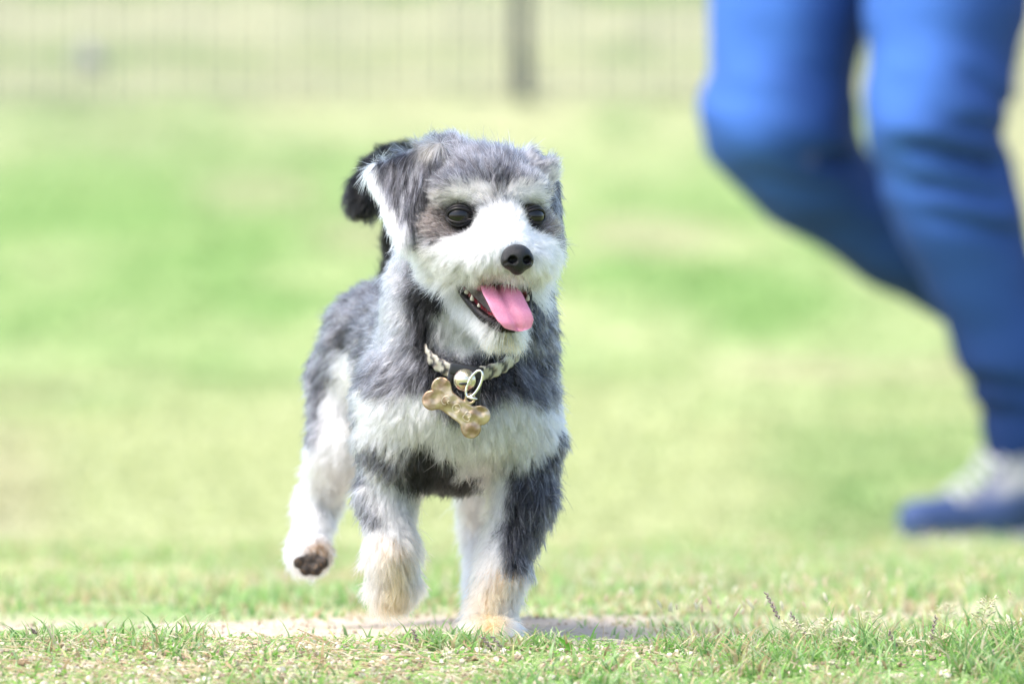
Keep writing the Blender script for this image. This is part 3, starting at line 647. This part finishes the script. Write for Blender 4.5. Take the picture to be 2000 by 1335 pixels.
def boxv(c, X, Y, Z, bev=0):
    c = np.asarray(c); vs = [c+X*a+Y*b+Z*d for a in (-1, 1) for b in (-1, 1) for d in (-1, 1)]
    return np.array(vs), np.array([[0, 1, 3, 2], [4, 6, 7, 5], [0, 4, 5, 1], [2, 3, 7, 6], [0, 2, 6, 4], [1, 5, 7, 3]]), np.zeros((0, 3), int)
def bevelled(name, parts, parent, mat, wdt):
    V_, F_ = merge(parts); o = link(name, npmesh(name, V_, F_, smooth=True), parent, mat); b = o.modifiers.new('bevel', 'BEVEL'); b.width = wdt; b.segments = 3; return o
M_black = pmat('black_plastic', (.012, .012, .014), .4)
FRY = A(0, -1., 0)
bk = P(911, 724, -.0425)
bx_ = nrm(A(1, 0, -.18)); bz_ = nrm(np.cross(bx_, FRY)); bz_ = bz_ if bz_[2] > 0 else -bz_
bevelled('buckle', [boxv(bk, bx_*.0115, FRY*.003, bz_*.0042), boxv(bk+bx_*.0098-bz_*.010, bx_*.0022, FRY*.0025, bz_*.009), boxv(bk-bx_*.0098-bz_*.006, bx_*.0020, FRY*.0025, bz_*.006)], collar, M_black, .0012)
# bell: a small round enamelled bell
V_, F_ = merge([sphere(P(908, 742, -.047), .0078, 28, 18), ]); bell = link('bell', npmesh('bell', V_, F_), collar, pmat('bell', (.66, .60, .46), .22, metal=.85, noise=(90, (.75, .40, .36), .52, .6)))
V_, F_ = merge([sphere(P(906, 749, -.0542), A(.0035, .0008, .0011), 14, 8)]); link('bell_slot', npmesh('bell_slot', V_, F_), bell, M_black)
# split ring / lobster clip
M_steel = pmat('steel', (.78, .77, .72), .2, metal=1.)
rc = P(926, 749, -.055); rx_, rz_ = nrm(A(.45, -.1, .9)), nrm(A(.88, -.2, -.42))
V_, F_ = merge([tube([rc+rx_*.0098*math.cos(a)+rz_*.0040*math.sin(a) for a in np.linspace(0, 2*math.pi, 41)], .00085, 8, cap=False), tube([rc-rx_*.0085+rz_*.0065, rc-rx_*.0095+rz_*.003, rc-rx_*.0098], [.0006, .0011, .0009], 8)])
link('split_ring', npmesh('split_ring', V_, F_), collar, M_steel)
# bone tag
tcx = P(891, 796, -.049); tX = nrm(A(.81, -.03, -.585)); tN = nrm(A(.05, -1, -.10)); tZ = nrm(np.cross(tN, tX)); tZ = tZ if tZ[2] > 0 else -tZ
def sdf_tag(h):
    q = np.stack([np.abs(h[:, 0]), np.abs(h[:, 1]), h[:, 2]], 1); r2 = np.hypot(q[:, 0]-.0185, q[:, 1]-.0062)-.0078
    bar = np.maximum(q[:, 0]-.018, q[:, 1]-.0082); d = smin(r2, bar, .004)
    lug = np.hypot(h[:, 0]-.0045, h[:, 1]-.0120)-.0044; d = smin(d, lug, .0016); d = np.maximum(d, -(np.hypot(h[:, 0]-.0045, h[:, 1]-.0122)-.0023))
    return smax(d, np.abs(h[:, 2])-.0011, .0014)
v, q = surface_nets(sdf_tag, (-.029, -.017, -.003), (.029, .019, .003), .00045)
v = v*A(.88, .88, 1); v[:, 2] += .0010*N1(v*A(1, 1, 0), 130.)+.0006*N2(v*A(1, 1, 0), 260.)
M_tag = pmat('brushed_brass', (.27, .18, .11), .36, metal=.8, noise=(95, (.55, .44, .29), .4, .65), bump=(120, .4, .003))  # noise tones painted into the brass colour imitate brown reflections
btag = link('bone_tag', npmesh('bone_tag', tcx+v[:, :1]*tX+v[:, 1:2]*tZ+v[:, 2:]*tN, q), collar, M_tag)
M_eng = pmat('engraving', (.62, .55, .42), .5, metal=.5)
def tline(pts, r=.00020): pts = np.array([tcx+tX*a*.85+tZ*b*.85+tN*.0020 for a, b in pts]); return tube(pts, r, 6)
arc = lambda cx, cy, rx, ry, a0, a1, n=16: [(cx+rx*math.cos(R(a)), cy+ry*math.sin(R(a))) for a in np.linspace(a0, a1, n)]
# engraved marks along the tag: a C-like letter, a 0 with a small stroke, a letter with two loops
V_, F_ = merge([tline(arc(-.0105, .0, .0030, .0034, 50, 310)), tline([(-.0085, -.0005), (-.0068, -.0008)]), tline([(-.0090, .0), (-.0072, .0022)])]); link('engraved_letter', npmesh('engraved_letter', V_, F_), btag, M_eng)
V_, F_ = merge([tline(arc(.0, .0, .0030, .0036, 0, 360, 24)), tline([(-.0012, .0), (.0016, .0012)])]); link('engraved_letter', npmesh('engraved_letter', V_, F_), btag, M_eng)
V_, F_ = merge([tline(arc(.0105, .0014, .0026, .0018, -60, 240)), tline(arc(.0110, -.0020, .0030, .0018, -200, 80)), tline([(.0082, -.0036), (.0086, .0034)])]); link('engraved_letter', npmesh('engraved_letter', V_, F_), btag, M_eng)

# ------------------------------------------------------------------ the person walking behind
def PP(px_, py_, d): return A((px_-1000)/FPX*d, d, CZ-(py_-667.5)/FPX*d)
person = empty('person', tuple(PP(1900, 1060, 7.95))); tag(person, 'person in blue jeans and navy sneakers walking behind the dog, one leg lifted', 'person')
near_leg = [PP(1872, -330, 7.97), PP(1850, 0, 7.93), PP(1826, 240, 7.90), PP(1868, 400, 7.92), PP(1968, 680, 7.97), PP(2000, 884, 8.0)]
far_leg = [PP(1650, -300, 8.10), PP(1545, 0, 8.08), PP(1516, 230, 8.06), PP(1568, 330, 8.10), PP(1740, 468, 8.18), PP(1935, 600, 8.26)]
nr = [.118, .108, .102, .088, .066, .054]; fr_ = [.118, .107, .104, .086, .066, .055]
pelv = [PP(1660, -450, 8.06), PP(1860, -450, 8.0)]
def sdf_jeans(p, off=0.):
    d = sd_cone(p, pelv[0], pelv[1], .128, .128)
    for L_, r_ in ((near_leg, nr), (far_leg, fr_)):
        e = sd_cone(p, L_[0], L_[1], r_[0], r_[1])
        for i in range(1, 5): e = smin(e, sd_cone(p, L_[i], L_[i+1], r_[i], r_[i+1]), .03)
        d = smin(d, e, .012)
    d = d-off
    d = np.maximum(d, p[:, 2]-1.02)
    d = np.maximum(d, (p-near_leg[-1])@nrm(near_leg[-1]-near_leg[-2])); d = np.where(p[:, 1] > 8.10, np.maximum(d, (p-far_leg[-1])@nrm(far_leg[-1]-far_leg[-2])), d)
    return d
CR = [(1750, 285, 1940, 328, .015), (1770, 362, 1950, 392, .012), (1790, 418, 1980, 462, .012), (1870, 145, 1975, 215, .010), (1850, 250, 1960, 262, .009), (1880, 742, 2030, 770, .010), (1890, 800, 2030, 815, .009), (1545, 298, 1665, 305, .017), (1440, 330, 1640, 372, .009)]
def creases(p):
    o = 0
    for (x0, y0, x1, y1, dep) in CR:                  # slanting creases at the knees and ankle: (start, end, depth)
        k_ = .000692; xa, xb = (x0-1000)*k_, (x1-1000)*k_; za, zb = CZ-(y0-667.5)*k_, CZ-(y1-667.5)*k_; t = (p[:, 0]-xa)/(xb-xa); s = p[:, 2]-(za+(zb-za)*t)
        side_ = (p[:, 1] > 8.0) if x1 < 1700 else (p[:, 1] < 8.06)
        o = o+dep*(np.exp(-(s/.009)**2)-.45*np.exp(-((s-.022)/.012)**2))*sstep(-.15, .25, t)*sstep(1.2, .85, t)*side_
    return o
def folds(p):
    x = p[:, 0]*.35-p[:, 2]*.0; q = np.stack([p[:, 0]*.35, p[:, 1]*.35, p[:, 2]+p[:, 0]*.25], 1)
    k = np.exp(-((p[:, 2]-.47)/.13)**2)+.6*np.exp(-((p[:, 2]-.12)/.06)**2)+.15
    return k*(.012*(N1(q, 17.)*.5+.5)+.006*N2(q, 34.))+creases(p)
v, q = surface_nets(lambda p: sdf_jeans(p)+folds(p), (.2, 7.7, .03), (1.0, 8.42, 1.05), .0085)
hx = (v[:, 0]-(0.585-0.0*v[:, 2])*8/FPX*1000*0)
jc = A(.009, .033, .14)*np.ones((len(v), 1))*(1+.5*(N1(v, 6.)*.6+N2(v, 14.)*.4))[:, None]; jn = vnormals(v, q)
# lit left and front sides of the legs, painted into the denim as lighter blue
lit_side = sstep(.1, .95, -jn[:, 0]*.8-jn[:, 1]*.5)*sstep(.25, .62, v[:, 2])+.35*sstep(.2, 1, -jn[:, 1])*sstep(.05, .3, v[:, 2]); jc = mix(jc, A(.043, .128, .42), np.clip(lit_side*(.9+.2*N3(v, 12.)), 0, 1))
sx_, sz_ = (v[:, 0]/v[:, 1]*FPX+1000), 667.5+(CZ-v[:, 2])/v[:, 1]*FPX
seam = np.exp(-((sx_-(1590-(sz_-100)*.04))/9)**2)*(sz_ < 320)*(v[:, 1] > 7.98)*(sx_ < 1690); jc = mix(jc, A(.16, .15, .30), seam*.6)
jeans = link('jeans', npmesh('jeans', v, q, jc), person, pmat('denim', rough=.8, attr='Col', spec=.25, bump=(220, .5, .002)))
b_ = jeans.modifiers.new('smooth', 'SMOOTH'); b_.iterations = 4
# the body inside the clothes: legs with knees, calves, ankles and feet
def sdf_legs(p):
    d = sd_cone(p, pelv[0], pelv[1], .10, .10)
    an, af = PP(2002, 945, 8.0), PP(1985, 640, 8.27)
    for L_, an_, toe in ((near_leg, an, PP(1830, 1022, 7.94)), (far_leg, af, PP(2040, 850, 8.25))):
        ps = L_[:3]+[L_[4], an_]; rs = [.085, .078, .058, .046, .034]
        e = sd_cone(p, ps[0], ps[1], rs[0], rs[1])
        for i in range(1, 4): e = smin(e, sd_cone(p, ps[i], ps[i+1], rs[i], rs[i+1]), .03)
        e = smin(e, sd_cone(p, an_+A(0, 0, -.018), toe, .030, .018), .02); d = smin(d, e, .02)
    return np.maximum(d, p[:, 2]-1.0)
v, q = surface_nets(sdf_legs, (.2, 7.7, -.08), (1.05, 8.42, 1.02), .010)
link('body', npmesh('body', v, q), person, pmat('skin', (.55, .36, .27), .5, sss=.1))
for (ank, toe, heel, top) in ((PP(2005, 975, 8.0), PP(1795, 1026, 7.93), PP(2080, 1010, 8.05), PP(1985, 860, 7.99)), (PP(1985, 650, 8.27), PP(2050, 880, 8.25), PP(2070, 640, 8.30), PP(1960, 600, 8.26))):
    fdir = nrm(toe-heel); upv = nrm(top-ank); upv = nrm(upv-(upv@fdir)*fdir)
    def sdf_shoe(p):
        d = sd_cone(p, toe+upv*.006, heel+upv*.012, .030, .034); d = smin(d, sd_cone(p, (toe+heel)/2+upv*.012, ank+upv*.02, .034, .036), .03)
        d = smin(d, sd_cone(p, ank+upv*.02, top*.55+ank*.45+upv*.02, .040, .043), .03); d = smax(d, -sd_cone(p, ank+upv*.05, top+upv*.04, .030, .036), .006)
        return smax(d, -((p-(toe-upv*.022))@upv), .006)
    lo = np.minimum.reduce([ank, toe, heel, top])-.06; hi = np.maximum.reduce([ank, toe, heel, top])+.06
    v, q = surface_nets(sdf_shoe, lo, hi, .004); t = (v-toe)@fdir; hh_ = (v-toe)@upv
    lt = sstep(-.045, -.075, t)*sstep(.010, .024, hh_-(-t)*.16)*sstep(-.19, -.15, t); sc = mix(A(.040, .068, .17)+0*v, A(.30, .30, .32), lt*(.75+.5*N1(v, 60.))) 
    shoe = link('shoe', npmesh('shoe', v, q, sc), person, pmat('sneaker_fabric', rough=.75, attr='Col', spec=.3, bump=(300, .4, .002)))
    def sdf_sole(p):
        a, b = toe-upv*.028, heel-upv*.022; ab = b-a; tt = np.clip(((p-a)@ab)/(ab@ab), 0, 1); w3 = p-a-tt[:, None]*ab; hgt = w3@upv; lat = np.linalg.norm(w3-hgt[:, None]*upv, axis=1)
        return smax(lat-(.034+.004*np.cos(tt*6.)), np.abs(hgt)-.011, .008)
    v, q = surface_nets(sdf_sole, lo-.02, hi, .004); link('sole', npmesh('sole', v, q), shoe, pmat('white_rubber', (.78, .76, .74), .6, noise=(40, (.30, .20, .24), .55, .62)))
    lat_ = nrm(np.cross(fdir, upv)); ps = []
    for k in range(5):
        c = toe-fdir*(.050+.016*k)+upv*(.040+.010*k); ps.append(tube(spline([c-lat_*.026-upv*.010, c-lat_*.012+upv*.004, c+lat_*.012+upv*.004, c+lat_*.026-upv*.010], 10), .0028, 6))
    for s_ in (-1, 1): c = toe-fdir*.118+upv*.085; ps.append(tube(spline([c, c+lat_*.02*s_+upv*.012, c+lat_*.034*s_-upv*.004, c+lat_*.006*s_], 12), .0026, 6))
    V_, F_ = merge(ps); link('laces', npmesh('laces', V_, F_), shoe, pmat('white_lace', (.55, .55, .57), .8))

# ------------------------------------------------------------------ the wire fence on the slope
FD = 24.0; fence = empty('wire_fence', (0, FD, float(gz(A(0.), A(FD))[()]))); tag(fence, 'blurred wire mesh fence with a grey post along the top of the slope', 'fence')
M_post = pmat('painted_steel_post', (.040, .045, .050), .5, noise=(20, (.10, .10, .10), .5, .7)); M_wire = pmat('wire', (.06, .07, .065), .5, metal=.2)
FH = 1.35
def fz(x): return float(np.interp(FD, GD, GY))
for x0 in (-8.96, -5.96, -2.96, .04, 3.04, 6.04, 9.04):
    zb = fz(x0); V_, F_ = merge([boxv((x0, FD, zb+FH/2), A(.030, 0, 0), A(0, .03, 0), A(0, 0, FH/2+.02)), boxv((x0, FD, zb+FH+.03), A(.034, 0, 0), A(0, .034, 0), A(0, 0, .01)), boxv((x0, FD, zb+.10), A(.036, 0, 0), A(0, .036, 0), A(0, 0, .09))])
    o = link('post', npmesh('post', V_, F_, smooth=False), fence, M_post)
wires, zb = [], fz(0)
for k in range(-72, 73): x0 = .04+k*.125+.06; wires.append(tube([(x0, FD-.032, zb-.02), (x0, FD-.032, zb+FH-.02)], 0.0092, 6, cap=False))
for j in range(11): z_ = zb+.05+j*.125; wires.append(tube([(-9, FD-.038, z_), (9.1, FD-.038, z_)], .0035, 6, cap=False))
V_, F_ = merge(wires); link('wire_mesh', npmesh('wire_mesh', V_, F_), fence, M_wire)
# a stone lying beyond the fence
c = A((172-1000)/FPX*27., 27., float(np.interp(27., GD, GY))+.05); v, q, t_ = sphere((0, 0, 0), A(.075, .07, .065), 28, 18); v = v*(1+.25*N1(v, 22.)+.1*N2(v, 60.))[:, None]
rk = link('rock', npmesh('rock', v+c, q), None, pmat('stone', (.22, .22, .23), .9, noise=(30, (.35, .34, .33), .45, .65), bump=(60, .6, .01))); tag(rk, 'small grey stone lying in the dry grass beyond the fence', 'stone')
# ------------------------------------------------------------------ seed heads standing out of the near grass
M_spike = pmat('seed_spike', (.13, .08, .09), .7, noise=(900, (.42, .34, .30), .4, .6)); M_stem = pmat('stem', (.50, .50, .26), .6); M_fl = pmat('seed_husk', (.60, .55, .36), .6)
def gp(x_, dd): return A((x_-1000)/FPX*dd, dd, float(gz(A((x_-1000)/FPX*dd), A(dd))))
def spike(x0, top, dd, ln_sp, label):
    dd += .055
    b = gp(x0, dd); tpt = A((top[0]-1000)/FPX*dd, dd-.004, CZ-(top[1]-667.5)/FPX*dd); t = empty('seed_spike', tuple(b)); tag(t, label, 'grass seed head', 'dark seed spikes in the near grass')
    pts = spline([b, b*.5+tpt*.5+A(.002, 0, .002), tpt], 24); V_, F_ = merge([tube(pts[:-4], .00028, 6)]); link('stem', npmesh('stem', V_, F_), t, M_stem)
    nn_ = max(6, int(ln_sp/.0016)); dirn = nrm(tpt-pts[-8]); gs = []
    for k in range(nn_):
        f = k/nn_; c = tpt-dirn*ln_sp*(1-f)*.999; s_ = 1 if k % 2 else -1; sd = nrm(np.cross(dirn, A(0, 1., 0)))*s_; e = c+dirn*.0026+sd*.0009
        gs.append(tube([c, (c+e)/2+sd*.0003, e], [.0006, .00095*(1-.4*f), .0002], 6))
    V_, F_ = merge(gs); link('spikelets', npmesh('spikelets', V_, F_), t, M_spike)
for a_ in ((1530, (1495, 1155), 3.84, .020, 'tall dark seed spike leaning left, left of the pale seed heads'), (1572, (1542, 1195), 3.83, .019, 'dark seed spike just left of the open pale panicle'), (1800, (1828, 1202), 3.80, .016, 'short dark seed spike leaning right towards the right edge'),
           (1738, (1735, 1232), 3.79, .012, 'small upright dark seed spike between the panicle and the right edge'), (803, (806, 1226), 3.80, .010, 'tiny dark seed spike below the lifted front paw'), (950, (942, 1242), 3.78, .010, 'dark seed spike in front of the planted paw, leaning left'),
           (972, (960, 1240), 3.78, .011, 'dark seed spike in front of the planted paw, the one more to the right'), (1928, (1937, 1268), 3.72, .012, 'dark curved seed spike low in the grass at the right edge'), (66, (60, 1226), 3.82, .006, 'tiny dark seed spike at the left edge of the ridge')): spike(*a_)
def panicle(x0, top, dd, n_, label, rs):
    dd += .055
    r_ = np.random.default_rng(rs); b = gp(x0, dd); tpt = A((top[0]-1000)/FPX*dd, dd, CZ-(top[1]-667.5)/FPX*dd); t = empty('seed_panicle', tuple(b)); tag(t, label, 'grass seed head', 'pale open seed heads in the near grass')
    pts = spline([b, b*.45+tpt*.55+A(-.003, 0, .002), tpt], 30); st_ = [tube(pts, .00032, 6)]; hs = []
    for k in range(n_):
        f = .42+.58*k/n_; c = pts[int(f*29)]; s_ = 1 if k % 2 else -1; dl = nrm(A(s_*(.8+.3*r_.random()), r_.normal()*.5, .35+.4*r_.random())); L_ = (.011*(1-f)+.003)*(.7+.5*r_.random()); e = c+dl*L_
        st_.append(tube([c, (c+e)/2+A(0, 0, .0004), e], .00018, 5))
        for j in range(5):
            g = c+(e-c)*(.35+.16*j)+r_.normal(size=3)*.0004; h_ = g+nrm(dl+r_.normal(size=3)*.4)*.0028; hs.append(tube([g, g*.5+h_*.5, h_], [.0002, .00055, .0001], 6))
    V_, F_ = merge(st_); link('stem', npmesh('stem', V_, F_), t, M_stem); V_, F_ = merge(hs); link('husks', npmesh('husks', V_, F_), t, M_fl)
for a_ in ((1600, (1625, 1212), 3.79, 15, 'tallest pale feathery seed head, right of the dark spikes', 1), (1590, (1538, 1215), 3.81, 12, 'pale feathery seed head crossing the dark spikes', 2), (1640, (1665, 1250), 3.78, 11, 'pale low seed head right of the tallest pale one', 3),
           (1920, (1935, 1170), 3.86, 14, 'pale seed head close to the right edge of the grass', 4), (1975, (1962, 1215), 3.84, 12, 'pale seed head at the very right edge', 5), (1850, (1838, 1245), 3.80, 11, 'low pale seed head below the right edge spike', 6), (1780, (1770, 1255), 3.79, 10, 'pale seed head beside the leaning dark spike', 7),
           (1690, (1712, 1196), 4.02, 12, 'blurred pale seed head behind the ridge', 8), (1840, (1862, 1180), 4.10, 13, 'blurred pale seed head farther back at the right', 9)): panicle(*a_)
q_ = [A((x_-1000)/FPX*3.86, 3.86, CZ-(y_-667.5)/FPX*3.86) for x_, y_ in ((1128, 1282), (1112, 1262), (1098, 1250), (1086, 1242))]
sp_ = spline(q_, 12); wv = np.interp(np.linspace(0, 1, 12), [0, .3, 1], [.0016, .0022, .0001]); sd = nrm(np.cross(nrm(np.gradient(sp_, axis=0)), A(0, 1., 0)))
V_ = np.concatenate([sp_-sd*wv[:, None], sp_+A(0, .0006, 0), sp_+sd*wv[:, None]]); F_ = [[i, i+1, i+13, i+12] for i in range(11)]+[[i+12, i+13, i+25, i+24] for i in range(11)]
lb = link('broad_grass_blade', npmesh('broad_grass_blade', V_, np.array(F_), np.tile(A(.16, .40, .05), (36, 1))), None, M_blade); tag(lb, 'single broad green grass blade leaning left, right of the planted paw', 'grass blade')
